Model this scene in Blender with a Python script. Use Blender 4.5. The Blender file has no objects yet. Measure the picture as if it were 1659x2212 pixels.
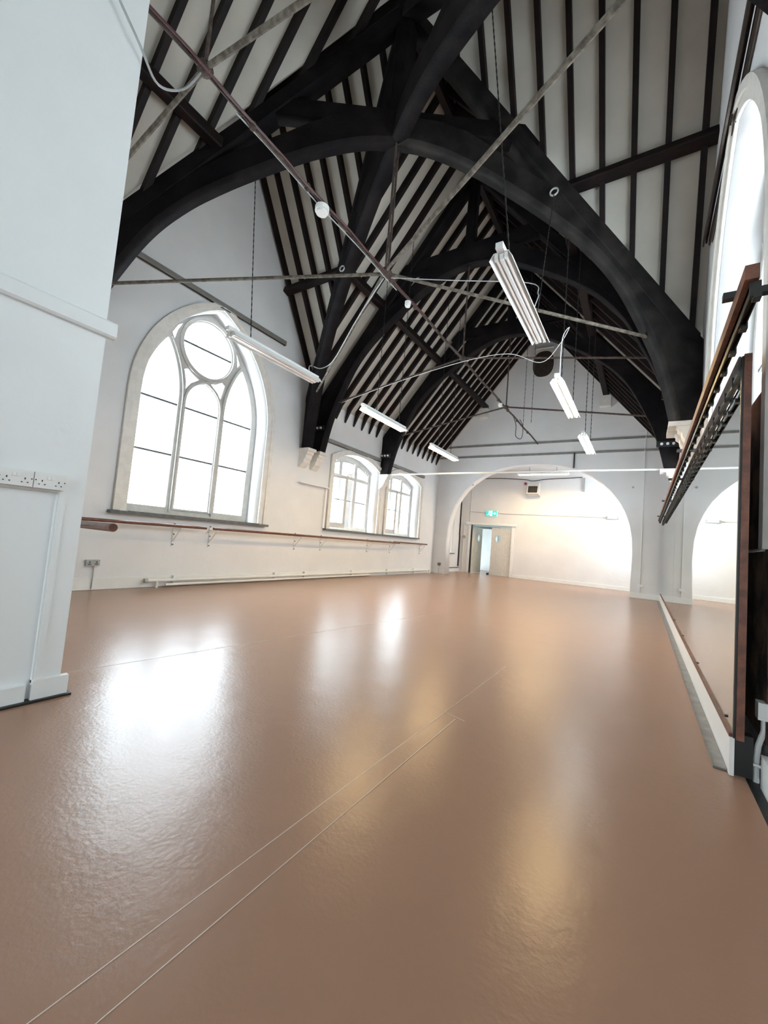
import bpy, bmesh, math
from mathutils import Vector, Matrix
D = bpy.data
SC = bpy.context.scene
COL = SC.collection

# ------------------------------------------------------------------ camera, sky, exposure
F_PX, YAW, PITCH, ROLL = 880.3, -0.5718, 0.06865, 0.08317
CAM_H = 1.05
cy, sy = math.cos(YAW), math.sin(YAW)
cp, sp = math.cos(PITCH), math.sin(PITCH)
fwd = Vector((sy*cp, cy*cp, sp))
rgt = Vector((cy, -sy, 0))
upv = rgt.cross(fwd)
c, s = math.cos(ROLL), math.sin(ROLL)
r2 = c*rgt + s*upv
u2 = -s*rgt + c*upv
camd = D.cameras.new('camera')
camo = D.objects.new('camera', camd)
COL.objects.link(camo)
camo.matrix_world = Matrix(((r2.x, u2.x, -fwd.x, 0), (r2.y, u2.y, -fwd.y, 0), (r2.z, u2.z, -fwd.z, CAM_H), (0, 0, 0, 1)))
camd.sensor_fit = 'VERTICAL'
camd.sensor_height = 24.0
camd.lens = F_PX/2212*24.0
camd.clip_start = 0.05
SC.camera = camo

SC.view_settings.view_transform = 'Standard'
SC.view_settings.look = 'None'
SC.view_settings.gamma = 1
SC.view_settings.use_curve_mapping = False
SC.view_settings.exposure = 0.5

SKY = 11.5
wd = D.worlds.new('overcast_sky')
SC.world = wd
wd.use_nodes = True
bgn = wd.node_tree.nodes['Background']
bgn.inputs[0].default_value = (0.84, 0.955, 1.05, 1)
bgn.inputs[1].default_value = SKY

def portal(loc, size_u, size_v, direction):
    l = D.lights.new('daylight_portal', 'AREA')
    l.shape = 'RECTANGLE'; l.size = size_u; l.size_y = size_v
    l.cycles.is_portal = True
    o = D.objects.new('daylight_portal', l)
    COL.objects.link(o)
    o.location = loc
    o.rotation_euler = Vector(direction).to_track_quat('-Z', 'Y').to_euler()
portal((-7.25, 4.31, 3.1), 4.0, 2.7, (1, 0, 0))      # track_quat: size_y runs along the local Y
portal((-7.25, 8.82, 2.2), 2.2, 2.2, (1, 0, 0))
portal((-7.25, 11.42, 2.2), 2.2, 2.2, (1, 0, 0))
portal((1.23, 4.31, 3.1), 4.0, 2.7, (-1, 0, 0))
portal((1.23, 8.82, 2.2), 2.2, 2.2, (-1, 0, 0))
portal((1.23, 11.42, 2.2), 2.2, 2.2, (-1, 0, 0))
portal((1.15, 15.3, 2.4), 1.9, 1.9, (-1, 0, 0))
portal((-1.1, -5.3, 2.7), 3.0, 3.0, (0, 1, 0))

# ------------------------------------------------------------------ hall dimensions
XL, XR = -6.6, 0.58
XC = -3.03
YC = 4.27
YE, YA = 13.85, 16.4
YB = -5.0
SM, ST = 1.24, 1.8
def z_main(x): return 8.7 - SM*abs(x-XC)
def z_trans(y): return 8.9 - ST*abs(y-YC)

# ------------------------------------------------------------------ materials
def mat(name, base, rough=0.6, metal=0.0, spec=0.5, noise=0.0, nscale=6.0, col2=None, bump=0.0, bscale=40.0, emit=None, estr=0.0, coat=0.0):
    m = D.materials.new(name); m.use_nodes = True
    nt = m.node_tree; b = nt.nodes['Principled BSDF']
    b.inputs['Base Color'].default_value = (*base, 1)
    b.inputs['Roughness'].default_value = rough
    b.inputs['Metallic'].default_value = metal
    b.inputs['Specular IOR Level'].default_value = spec
    b.inputs['Coat Weight'].default_value = coat
    tc = nt.nodes.new('ShaderNodeTexCoord')
    if noise > 0 or col2:
        n = nt.nodes.new('ShaderNodeTexNoise'); n.inputs['Scale'].default_value = nscale
        n.inputs['Detail'].default_value = 6
        nt.links.new(tc.outputs['Object'], n.inputs['Vector'])
        r = nt.nodes.new('ShaderNodeValToRGB')
        r.color_ramp.elements[0].position = 0.38; r.color_ramp.elements[1].position = 0.66
        c2 = col2 or tuple(max(0, x*(1-noise)) for x in base)
        r.color_ramp.elements[0].color = (*c2, 1); r.color_ramp.elements[1].color = (*base, 1)
        nt.links.new(n.outputs['Fac'], r.inputs['Fac'])
        nt.links.new(r.outputs['Color'], b.inputs['Base Color'])
    if bump > 0:
        n2 = nt.nodes.new('ShaderNodeTexNoise'); n2.inputs['Scale'].default_value = bscale
        n2.inputs['Detail'].default_value = 4
        nt.links.new(tc.outputs['Object'], n2.inputs['Vector'])
        bp = nt.nodes.new('ShaderNodeBump'); bp.inputs['Strength'].default_value = bump
        bp.inputs['Distance'].default_value = 0.01
        nt.links.new(n2.outputs['Fac'], bp.inputs['Height'])
        nt.links.new(bp.outputs['Normal'], b.inputs['Normal'])
    if emit:
        b.inputs['Emission Color'].default_value = (*emit, 1)
        b.inputs['Emission Strength'].default_value = estr
    return m

M_WALL = mat('painted_plaster', (0.775, 0.77, 0.77), 0.75, spec=0.25, noise=0.06, nscale=1.3, bump=0.25, bscale=14)
M_CEIL = mat('ceiling_plaster', (0.56, 0.525, 0.465), 0.85, spec=0.2, noise=0.10, nscale=2.2, bump=0.2, bscale=10)
M_WHITE = mat('white_gloss_paint', (0.82, 0.82, 0.80), 0.35, noise=0.04, nscale=5)
M_STONE = mat('painted_stone', (0.78, 0.75, 0.70), 0.6, noise=0.10, nscale=9, bump=0.3, bscale=30)
M_PANELW = mat('partition_paint', (0.80, 0.82, 0.82), 0.55, noise=0.03, nscale=2, bump=0.15, bscale=20)
M_BEAM = mat('black_stained_timber', (0.013, 0.010, 0.010), 0.65, spec=0.1, noise=0.0, col2=(0.005, 0.004, 0.005), nscale=3, bump=0.6, bscale=25)
M_BEAM2 = mat('dusty_black_timber', (0.022, 0.019, 0.017), 0.6, spec=0.2, col2=(0.006, 0.005, 0.005), nscale=4, bump=0.6, bscale=20)
M_RAFT = mat('dark_brown_timber', (0.014, 0.007, 0.006), 0.6, spec=0.2, col2=(0.007, 0.004, 0.004), nscale=5, bump=0.4, bscale=30)
M_BARRE = mat('varnished_brown_wood', (0.17, 0.055, 0.03), 0.35, col2=(0.09, 0.03, 0.018), nscale=14, coat=0.3)
M_BROWN = mat('brown_painted_wood', (0.20, 0.075, 0.04), 0.5, col2=(0.11, 0.04, 0.025), nscale=16, bump=0.3, bscale=60)
M_TRACK = mat('grey_aluminium', (0.30, 0.29, 0.27), 0.45, metal=0.3, noise=0.2, nscale=8)
M_STEEL = mat('dull_steel', (0.30, 0.30, 0.29), 0.35, metal=0.8, noise=0.3, nscale=10)
M_RAILM = mat('weathered_zinc', (0.13, 0.145, 0.135), 0.55, metal=0.2, noise=0.4, nscale=25)
M_GALV = mat('bright_galvanised', (0.55, 0.56, 0.54), 0.4, noise=0.2, nscale=20)
M_DMET = mat('dark_oily_metal', (0.05, 0.05, 0.048), 0.4, metal=0.6, noise=0.4, nscale=18)
M_BLACK = mat('black_paint', (0.012, 0.012, 0.012), 0.5)
M_SILL = mat('grey_painted_sill', (0.13, 0.14, 0.14), 0.5, noise=0.3, nscale=12)
M_ROD = mat('rusty_dark_iron', (0.085, 0.055, 0.04), 0.75, col2=(0.03, 0.02, 0.018), nscale=14, bump=0.8, bscale=60)
M_RODG = mat('dusty_grey_iron', (0.17, 0.15, 0.12), 0.8, col2=(0.07, 0.055, 0.04), nscale=16, bump=0.8, bscale=60)
M_REDC = mat('dark_red_conduit', (0.09, 0.018, 0.02), 0.5, noise=0.4, nscale=10)
M_PLAST = mat('white_plastic', (0.78, 0.78, 0.76), 0.35)
M_GREYP = mat('grey_plastic', (0.42, 0.43, 0.43), 0.45, noise=0.15, nscale=20)
M_LAMPW = mat('white_enamel', (0.80, 0.80, 0.79), 0.3)
M_TUBEOFF = mat('unlit_tube_glass', (0.82, 0.76, 0.72), 0.25)
M_WARM = mat('warm_lit_tube', (1, 1, 1), 0.4, emit=(1.0, 0.70, 0.34), estr=95.0)
M_WARM2 = mat('bright_warm_tube', (1, 1, 1), 0.4, emit=(1.0, 0.70, 0.36), estr=210.0)
M_COOL = mat('cool_lit_tube', (1, 1, 1), 0.4, emit=(0.86, 0.97, 1.0), estr=45.0)
M_CORL = mat('corridor_fill_panel', (1, 1, 1), 0.4, emit=(0.9, 1.0, 0.97), estr=12.0)
M_VENT = mat('dark_brown_louvre', (0.045, 0.03, 0.022), 0.7, noise=0.4, nscale=14)
M_GREEN = mat('green_sign_face', (0.0, 0.42, 0.30), 0.4, emit=(0.0, 0.62, 0.45), estr=1.0)
M_SIGNW = mat('white_sign_symbol', (0.9, 0.95, 0.93), 0.4, emit=(0.85, 1.0, 0.95), estr=1.6)
M_RED = mat('red_plastic', (0.35, 0.02, 0.02), 0.4)
M_GRIMSHADE = mat('grimy_shaded_wall', (0.22, 0.13, 0.07), 0.9, col2=(0.03, 0.02, 0.016), nscale=5, bump=0.9, bscale=12)  # dirty brown plaster, with the shade behind the mirrors put into the colour
M_DOOR = mat('cream_door_paint', (0.66, 0.63, 0.58), 0.45, noise=0.08, nscale=9)
M_CORR = mat('corridor_paint', (0.62, 0.70, 0.68), 0.7)
M_SEAM = mat('lit_seam_edge', (0.62, 0.50, 0.43), 0.4)  # pale tone paints in the light caught along the raised seams
M_OUTW = mat('outside_render', (0.55, 0.54, 0.52), 0.9, noise=0.1, nscale=4)

def floor_mat():
    m = D.materials.new('brown_vinyl_dance_floor'); m.use_nodes = True
    nt = m.node_tree; b = nt.nodes['Principled BSDF']
    tc = nt.nodes.new('ShaderNodeTexCoord')
    b.inputs['Base Color'].default_value = (0.335, 0.198, 0.136, 1)
    b.inputs['Roughness'].default_value = 0.265
    b.inputs['Specular IOR Level'].default_value = 0.33
    n1 = nt.nodes.new('ShaderNodeTexNoise'); n1.inputs['Scale'].default_value = 3.0; n1.inputs['Detail'].default_value = 3
    n2 = nt.nodes.new('ShaderNodeTexNoise'); n2.inputs['Scale'].default_value = 55; n2.inputs['Detail'].default_value = 5
    for k in (n1, n2): nt.links.new(tc.outputs['Object'], k.inputs['Vector'])
    b1 = nt.nodes.new('ShaderNodeBump'); b1.inputs['Strength'].default_value = 0.3; b1.inputs['Distance'].default_value = 0.012
    b2 = nt.nodes.new('ShaderNodeBump'); b2.inputs['Strength'].default_value = 0.35; b2.inputs['Distance'].default_value = 0.0025
    nt.links.new(n1.outputs['Fac'], b1.inputs['Height']); nt.links.new(n2.outputs['Fac'], b2.inputs['Height'])
    nt.links.new(b1.outputs['Normal'], b2.inputs['Normal']); nt.links.new(b2.outputs['Normal'], b.inputs['Normal'])
    return m
M_FLOOR = floor_mat()

def mirror_mat():
    m = D.materials.new('mirror_silvering'); m.use_nodes = True
    b = m.node_tree.nodes['Principled BSDF']
    b.inputs['Base Color'].default_value = (0.80, 0.86, 0.82, 1)
    b.inputs['Metallic'].default_value = 1; b.inputs['Roughness'].default_value = 0.015
    return m
M_MIRROR = mirror_mat()

def glass_mat(name, frost, tint=(0.97, 0.985, 0.98)):
    m = D.materials.new(name); m.use_nodes = True
    nt = m.node_tree
    for n in list(nt.nodes):
        if n.type == 'BSDF_PRINCIPLED': nt.nodes.remove(n)
    out = nt.nodes['Material Output']
    tr = nt.nodes.new('ShaderNodeBsdfTransparent'); tr.inputs[0].default_value = (*tint, 1)
    tl = nt.nodes.new('ShaderNodeBsdfTranslucent'); tl.inputs[0].default_value = (0.9, 0.93, 0.92, 1)
    gl = nt.nodes.new('ShaderNodeBsdfGlossy'); gl.inputs['Roughness'].default_value = 0.05
    m1 = nt.nodes.new('ShaderNodeMixShader'); m2 = nt.nodes.new('ShaderNodeMixShader')
    m1.inputs[0].default_value = frost; m2.inputs[0].default_value = 0.05
    nt.links.new(tr.outputs[0], m1.inputs[1]); nt.links.new(tl.outputs[0], m1.inputs[2])
    nt.links.new(m1.outputs[0], m2.inputs[1]); nt.links.new(gl.outputs[0], m2.inputs[2])
    nt.links.new(m2.outputs[0], out.inputs['Surface'])
    return m
M_FRAME = mat('window_frame_paint', (0.56, 0.54, 0.51), 0.45, noise=0.12, nscale=10)
M_GLASS = glass_mat('window_glass', 0.02)
M_GLASSC = glass_mat('door_vision_glass', 0.02)

def brick_mat():
    m = D.materials.new('outside_brickwork'); m.use_nodes = True
    nt = m.node_tree; b = nt.nodes['Principled BSDF']; b.inputs['Roughness'].default_value = .9; b.inputs['Specular IOR Level'].default_value = 0.03
    tc = nt.nodes.new('ShaderNodeTexCoord'); mp = nt.nodes.new('ShaderNodeMapping')
    mp.inputs['Rotation'].default_value = (math.radians(90), 0, math.radians(90))
    br = nt.nodes.new('ShaderNodeTexBrick'); br.inputs['Scale'].default_value = 4.5
    br.inputs['Color1'].default_value = (0.040, 0.020, 0.007, 1); br.inputs['Color2'].default_value = (0.014, 0.009, 0.006, 1)
    br.inputs['Mortar'].default_value = (0.07, 0.065, 0.06, 1)
    nt.links.new(tc.outputs['Object'], mp.inputs['Vector']); nt.links.new(mp.outputs[0], br.inputs['Vector'])
    nt.links.new(br.outputs['Color'], b.inputs['Base Color'])
    return m
M_BRICK = brick_mat()

# ------------------------------------------------------------------ builders
def setp(o, label=None, cat=None, group=None, kind=None):
    if label: o['label'] = label
    if cat: o['category'] = cat
    if group: o['group'] = group
    if kind: o['kind'] = kind
    return o
def link_mesh(name, me, m, parent=None, smooth=False):
    o = D.objects.new(name, me); COL.objects.link(o)
    me.materials.clear()
    for x in (m if isinstance(m, (list, tuple)) else [m]): me.materials.append(x)
    if smooth:
        for p in me.polygons: p.use_smooth = True
    if parent is not None:
        o.parent = parent
        o.matrix_parent_inverse = parent.matrix_basis.inverted()
    return o
def obj(name, bm, m, parent=None, smooth=False):
    bmesh.ops.recalc_face_normals(bm, faces=bm.faces)
    me = D.meshes.new(name); bm.to_mesh(me); bm.free()
    return link_mesh(name, me, m, parent, smooth)
def thing(name, loc, label, cat, group=None):
    o = D.objects.new(name, None); COL.objects.link(o); o.location = loc
    o.empty_display_size = .1
    return setp(o, label, cat, group)
def NB(): return bmesh.new()
def prism(bm, ring0, ring1):
    a = [bm.verts.new(p) for p in ring0]; b = [bm.verts.new(p) for p in ring1]
    n = len(a)
    bm.faces.new(a); bm.faces.new(b[::-1])
    for i in range(n): bm.faces.new((a[i], a[(i+1) % n], b[(i+1) % n], b[i]))
def box(bm, x0, x1, y0, y1, z0, z1):
    prism(bm, [(x0, y0, z0), (x1, y0, z0), (x1, y1, z0), (x0, y1, z0)], [(x0, y0, z1), (x1, y0, z1), (x1, y1, z1), (x0, y1, z1)])
    return bm
def bar(bm, p, q, w, h, up=(0, 0, 1), chamfer=0):
    p, q = Vector(p), Vector(q); d = (q-p).normalized(); u = Vector(up)
    sd = d.cross(u).normalized(); u = sd.cross(d).normalized()
    if chamfer:
        k = chamfer
        pr = [(-w/2+k, -h/2), (w/2-k, -h/2), (w/2, -h/2+k), (w/2, h/2-k), (w/2-k, h/2), (-w/2+k, h/2), (-w/2, h/2-k), (-w/2, -h/2+k)]
    else:
        pr = [(-w/2, -h/2), (w/2, -h/2), (w/2, h/2), (-w/2, h/2)]
    prism(bm, [p+sd*a+u*b for a, b in pr], [q+sd*a+u*b for a, b in pr])
    return bm
def tube(bm, pts, r, seg=8, caps=True):
    pts = [Vector(p) for p in pts]; n = len(pts); rings = []
    ref = None
    for i, p in enumerate(pts):
        d = (pts[min(i+1, n-1)]-pts[max(i-1, 0)]).normalized()
        if ref is None:
            ref = Vector((0, 0, 1)) if abs(d.z) < .9 else Vector((1, 0, 0))
        a = d.cross(ref).normalized(); b = a.cross(d).normalized(); ref = b
        rr = r[i] if isinstance(r, (list, tuple)) else r
        rings.append([bm.verts.new(p+a*math.cos(2*math.pi*k/seg)*rr+b*math.sin(2*math.pi*k/seg)*rr) for k in range(seg)])
    for i in range(n-1):
        for k in range(seg):
            bm.faces.new((rings[i][k], rings[i][(k+1) % seg], rings[i+1][(k+1) % seg], rings[i+1][k]))
    if caps:
        bm.faces.new(rings[0][::-1]); bm.faces.new(rings[-1])
    return bm
def ball(bm, c, r, sz=1.0):
    ret = bmesh.ops.create_uvsphere(bm, u_segments=12, v_segments=8, radius=r)
    for v in ret['verts']: v.co = Vector((v.co.x, v.co.y, v.co.z*sz))+Vector(c)
    return bm
def disc(bm, c, axis, r, h, seg=16):
    a = Vector(axis).normalized(); c = Vector(c)
    return tube(bm, [c-a*h/2, c+a*h/2], r, seg)
def plate_mesh(outer, holes, thick, fn):
    """flat plate with holes from 2D outlines; fn maps (u, v, w) to the hall"""
    cu = D.curves.new('plate', 'CURVE'); cu.dimensions = '2D'; cu.fill_mode = 'BOTH'; cu.extrude = thick/2
    for ring in [outer]+list(holes):
        sp_ = cu.splines.new('POLY'); sp_.points.add(len(ring)-1)
        for i, (u, v) in enumerate(ring): sp_.points[i].co = (u, v, 0, 1)
        sp_.use_cyclic_u = True
    o = D.objects.new('plate', cu); COL.objects.link(o)
    bpy.context.view_layer.update()
    me = D.meshes.new_from_object(o.evaluated_get(bpy.context.evaluated_depsgraph_get()))
    D.objects.remove(o); D.curves.remove(cu)
    for v in me.vertices: v.co = Vector(fn(v.co.x, v.co.y, v.co.z))
    bm = bmesh.new(); bm.from_mesh(me)
    bmesh.ops.remove_doubles(bm, verts=bm.verts, dist=1e-5)
    bmesh.ops.recalc_face_normals(bm, faces=bm.faces); bm.to_mesh(me); bm.free()
    return me
def plate(name, outer, holes, thick, fn, m, parent=None):
    return link_mesh(name, plate_mesh(outer, holes, thick, fn), m, parent)
def onX(x): return lambda u, v, w: (x+w, u, v)
def onY(y): return lambda u, v, w: (u, y+w, v)
def rect(a, b, c_, d): return [(a, c_), (b, c_), (b, d), (a, d)]

def gothic(yc, a, R, spring, bottom, n=14):
    """pointed arch outline, half width a, arc radius R"""
    ap = math.acos((R-a)/R)
    L = [(yc+a-R+R*math.cos(t), spring+R*math.sin(t)) for t in [ap*i/n for i in range(n+1)]]
    pts = [(yc+a, bottom)]+L+[(2*yc-u, v) for u, v in L[-2::-1]]+[(yc-a, bottom)]
    return pts
def segarch(yc, a, side, crown, bottom, n=12):
    h = crown-side; R = (a*a+h*h)/(2*h)
    pts = [(yc-a, bottom), (yc+a, bottom)]
    for i in range(n+1):
        u = a-2*a*i/n
        pts.append((yc+u, side+math.sqrt(R*R-u*u)-(R-h)))
    return pts
def circle(uc, vc, r, n=32): return [(uc+r*math.cos(2*math.pi*i/n), vc+r*math.sin(2*math.pi*i/n)) for i in range(n)]

# ------------------------------------------------------------------ openings
YW1, YW2, YW3 = 4.31, 8.82, 11.42
def open1(): return gothic(YW1, 1.235, 2.1, 3.05, 1.17)
def open2(yc): return segarch(yc, 1.03, 2.98, 3.25, 1.22)

# ------------------------------------------------------------------ structure: walls, floor, ceiling
side_poly = [(YB, 0), (YE+.35, 0), (YE+.35, 4.5), (6.80, 4.5), (YC, 8.97), (1.74, 4.5), (YB, 4.5)]
setp(plate('wall_left', side_poly, [open1(), open2(YW2), open2(YW3)], 0.42, onX(XL-0.21), M_WALL), kind='structure')
setp(plate('wall_right', side_poly, [open1(), open2(YW2), open2(YW3)], 0.42, onX(XR+0.21), M_WALL), kind='structure')

def alc_arch():
    pts = []
    a, cx, sp_, h, e = 2.915, -3.2, 1.2, 2.77, 2.3
    n = 24
    for i in range(n+1):
        u = math.cos(math.pi*i/n)
        v = (1-abs(u)**e)**(1/e)
        pts.append((cx+a*u, sp_+h*v))
    return [(cx-a+.03, -0.02), (cx+a-.03, -0.02)]+pts
gab = [(XL, 0), (cxx := -6.085, 0)]
arch = alc_arch()
arch_top = arch[2:]
end_outer = [(XL, 0), (-6.085, 0)]+arch_top[::-1]+[(-0.315, 0), (XR, 0), (XR, z_main(XR)+.03), (XC, 8.73), (XL, z_main(XL)+.03)]
setp(plate('wall_far', end_outer, [], 0.4, onY(YE+0.2), M_WALL), kind='structure')
# room beyond the arch
bm = NB(); box(bm, XL-.3, XL, YE+.4, YA, 0, 4.3)
alc_left_hole = rect(15.42, 15.68, 0.76, 2.2)
bm.free()
setp(plate('wall_alcove_left', rect(YE+.35, YA+.2, 0, 4.3), [alc_left_hole], 0.3, onX(XL-.15), M_WALL), kind='structure')
setp(plate('wall_alcove_right', rect(YE+.35, YA+.2, 0, 4.3), [rect(14.5, 16.1, 1.3, 3.6)], 0.3, onX(XR+.15), M_WALL), kind='structure')
setp(plate('wall_alcove_back', [(XL, 0), (-6.14, 0), (-6.14, 2.0), (-4.45, 2.0), (-4.45, 0), (XR, 0), (XR, 4.3), (XL, 4.3)], [], 0.2, onY(YA+.1), M_WALL), kind='structure')
setp(obj('ceiling_alcove', box(NB(), XL-.3, XR+.3, YE+.4, YA+.2, 4.25, 4.35), M_WALL), kind='structure')
# corridor behind the door
bm = NB()
box(bm, -7.2, -7.1, YA+.2, 19.5, 0, 2.8); box(bm, -3.6, -3.5, YA+.2, 19.5, 0, 2.8)
box(bm, -7.2, -3.5, 19.4, 19.5, 0, 2.8); box(bm, -7.2, -3.5, YA+.2, 19.5, 2.7, 2.8)
setp(obj('wall_corridor', bm, M_CORR), kind='structure')
# near wall behind the camera, with a tall opening for the added window
setp(plate('wall_near', [(XL, 0), (XR, 0), (XR, z_main(XR)), (XC, 8.7), (XL, z_main(XL))], [gothic(-1.1, 1.3, 2.2, 2.6, 1.3)], 0.3, onY(YB-.15), M_WALL), kind='structure')
# partition block on the near left
bm = NB()
prism(bm, [(XL+.005, YB, 0), (-2.85, YB, 0), (-2.85, YB, 8.45), (XC, YB, 8.65), (XL+.005, YB, 4.2)], [(XL+.005, 1.08, 0), (-2.85, 1.08, 0), (-2.85, 1.08, 8.45), (XC, 1.08, 8.65), (XL+.005, 1.08, 4.2)])
wp = setp(obj('wall_partition', bm, M_PANELW), kind='structure')
bm = NB()
box(bm, -2.85, -2.832, 0.945, 1.08, 0.10, 2.15)        # end stile
box(bm, -2.85, -2.832, YB, 0.945, 1.165, 2.15)         # flush board above the recess
box(bm, -2.85, -2.826, 0.955, 0.985, 0.0, 1.165)       # bead
obj('wall_boarding', bm, M_PANELW, wp)
setp(obj('trim_1', bar(NB(), (-2.825, YB, 2.20), (-2.825, 1.125, 2.20), 0.055, 0.10, chamfer=.012), M_PANELW), kind='structure')
bm = NB(); box(bm, -2.85, -2.815, YB, 0.92, 0.012, 0.10); box(bm, -2.85, -2.812, 0.945, 1.115, 0.012, 0.115)
setp(obj('baseboard_partition', bm, M_PANELW), kind='structure')
bm = NB(); box(bm, -2.85, -2.79, YB, 1.13, 0.001, 0.012)
setp(obj('trim_2', bm, M_BLACK), kind='structure')
# floor
fl = setp(obj('floor', box(NB(), XL-.3, 0.47, YB-.1, YA+3.2, -0.1, 0.0), M_FLOOR), kind='structure')
setp(obj('floor_edge', box(NB(), 0.47, XR+.4, YB-.1, YA+3.2, -0.12, -0.02), M_BLACK), kind='structure')
# skirting
def skirt(name, p, q, th, h=0.14):
    o = obj(name, bar(NB(), (p[0], p[1], h/2+.002), (q[0], q[1], h/2+.002), th, h-.004), M_WHITE)
    setp(o, kind='structure'); return o
skirt('baseboard_left', (XL+.012, 1.08), (XL+.012, YE), .024, .17)
skirt('baseboard_far', (XL+.02, YE-.012), (-6.10, YE-.012), .024, .15)
skirt('baseboard_far_right', (-0.30, YE-.014), (0.40, YE-.014), .03, .16)
skirt('baseboard_alcove', (-4.33, YA-.012), (XR, YA-.012), .024, .13)
skirt('baseboard_alcove_left', (XL+.012, YE+.4), (XL+.012, YA), .024, .13)
bm = NB()
bar(bm, (XR-.03, YB, .06), (XR-.03, 2.84, .06), .05, .16)
setp(obj('baseboard_right', bm, M_WHITE), kind='structure')

def roof(name, poly, zf, m=None, th=.06):
    bm = NB()
    prism(bm, [(x, y, zf(x, y)) for x, y in poly], [(x, y, zf(x, y)+th) for x, y in poly])
    return setp(obj(name, bm, m or M_CEIL), kind='structure')
zm = lambda x, y: z_main(x)
zt = lambda x, y: z_trans(y)
yv0 = YC+.2/ST; 
def yvf(x): return YC+(.2+SM*abs(x-XC))/ST
def yvn(x): return YC-(.2+SM*abs(x-XC))/ST
for nm, xw in (('ceiling', XL-.02), ('ceiling', XR+.02)):
    roof(nm, [(XC, yvf(XC)), (XC, YE+.1), (xw, YE+.1), (xw, yvf(xw))], zm)
    roof(nm, [(XC, yvn(XC)), (XC, YB-.1), (xw, YB-.1), (xw, yvn(xw))], zm)
    roof(nm, [(XC, YC), (xw, YC), (xw, yvf(xw)), (XC, yvf(XC))], zt)
    roof(nm, [(XC, YC), (xw, YC), (xw, yvn(xw)), (XC, yvn(XC))], zt)

# ------------------------------------------------------------------ windows
WIN = [0]
def window_thing(loc):
    WIN[0] += 1
    o = D.objects.new('window_%d' % WIN[0], None); COL.objects.link(o); o.location = loc
    setp(o, kind='structure'); return o
def big_window(side):
    """side -1: left wall, +1: right wall.  Everything is laid out around the wall face."""
    face = XL if side < 0 else XR
    out = side                     # direction towards outdoors
    fx = face+out*0.36             # plane of the frame
    w = window_thing((face, YW1, 1.17))
    zb, zsp = 1.30, 3.05
    lights = []
    def side_light(sg):
        L, R_ = [], []
        z = zb
        zs = [zb, 3.05, 3.2]+[3.2+.1*i for i in range(1, 10)]+[4.17]
        for z in zs:
            ul = -1.12 if z <= 3.05 else .88-math.sqrt(4-(z-3.05)**2)
            ur = -.46 if z <= 3.2 else -2.31+math.sqrt(max(0, 1.85**2-(z-3.2)**2))
            L.append((YW1+sg*ul, z)); R_.append((YW1+sg*ur, z))
        return L+[(YW1+sg*-.755, 4.2)]+R_[::-1]
    lights.append(side_light(1)); lights.append(side_light(-1))
    lights.append(gothic(YW1, .335, .44, 3.2, zb, 8))
    lights.append(circle(YW1, 4.27, .50, 36))
    for sg in (1, -1):
        lights.append([(YW1+sg*a, b) for a, b in [(-.42, 3.76), (-.365, 3.55), (-.36, 3.40), (-.27, 3.56), (-.11, 3.68), (-.24, 3.72), (-.35, 3.80)]])
        lights.append([(YW1+sg*a, b) for a, b in [(-.70, 4.30), (-.645, 4.18), (-.60, 4.40), (-.52, 4.56), (-.62, 4.46)]])
    plate('window_frame', gothic(YW1, 1.232, 2.097, 3.05, 1.175), lights, .09, onX(fx), M_FRAME, w)
    # inner beads that make the stepped mouldings of the tracery
    ring = plate('circle_bead', circle(YW1, 4.27, .575, 36), [circle(YW1, 4.27, .515, 36)], .05, onX(fx-out*.065), M_FRAME, w)
    plate('centre_light_bead', gothic(YW1, .385, .49, 3.2, zb-.03, 8), [gothic(YW1, .345, .45, 3.2, zb-.02, 8)], .04, onX(fx-out*.06), M_FRAME, w)
    bm = NB()
    for sg in (-1, 1):
        pts = [(fx-out*.06, YW1+sg*-.40, zb-.08), (fx-out*.06, YW1+sg*-.40, 3.2)]
        for i in range(1, 8):
            z = 3.2+i*.145
            pts.append((fx-out*.06, YW1+sg*(-2.25+math.sqrt(1.85**2-(z-3.2)**2)), z))
        tube(bm, pts, .018, 6)
    obj('mullion_bead', bm, M_FRAME, w)
    bm = NB()
    for z in (2.21, 3.10):
        for u0, u1 in ((-1.12, -.46), (-.335, .335), (.46, 1.12)):
            box(bm, fx-.012, fx+.012, YW1+u0, YW1+u1, z-.017, z+.017)
    box(bm, fx-.012, fx+.012, YW1-.5, YW1+.5, 4.27-.018, 4.27+.018)
    obj('glazing_bar', bm, M_SILL, w)
    plate('glass', gothic(YW1, 1.17, 2.04, 3.05, 1.25), [], .006, onX(fx+out*.02), M_GLASS, w)
    # architrave around the opening
    o1 = gothic(YW1-.01, 1.42, 2.15, 3.05, 1.17)
    plate('architrave', o1, [gothic(YW1, 1.245, 2.1, 3.05, 1.16)], .03, onX(face-out*.015), M_STONE, w)
    plate('architrave_moulding', gothic(YW1-.01, 1.43, 2.16, 3.05, 1.17), [gothic(YW1, 1.35, 2.12, 3.05, 1.16)], .06, onX(face-out*.03), M_STONE, w)
    bm = NB(); a, b = sorted((face-out*(.10 if side < 0 else 0), face+out*.40))
    box(bm, a, b, YW1-1.23, YW1+1.23, 1.135, 1.172)
    if side < 0:
        a, b = sorted((face-out*.11, face-out*.0))
        box(bm, a, b, YW1-1.49, YW1+1.46, 1.12, 1.165)
    obj('window_sill', bm, M_SILL, w)
    return w
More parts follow.
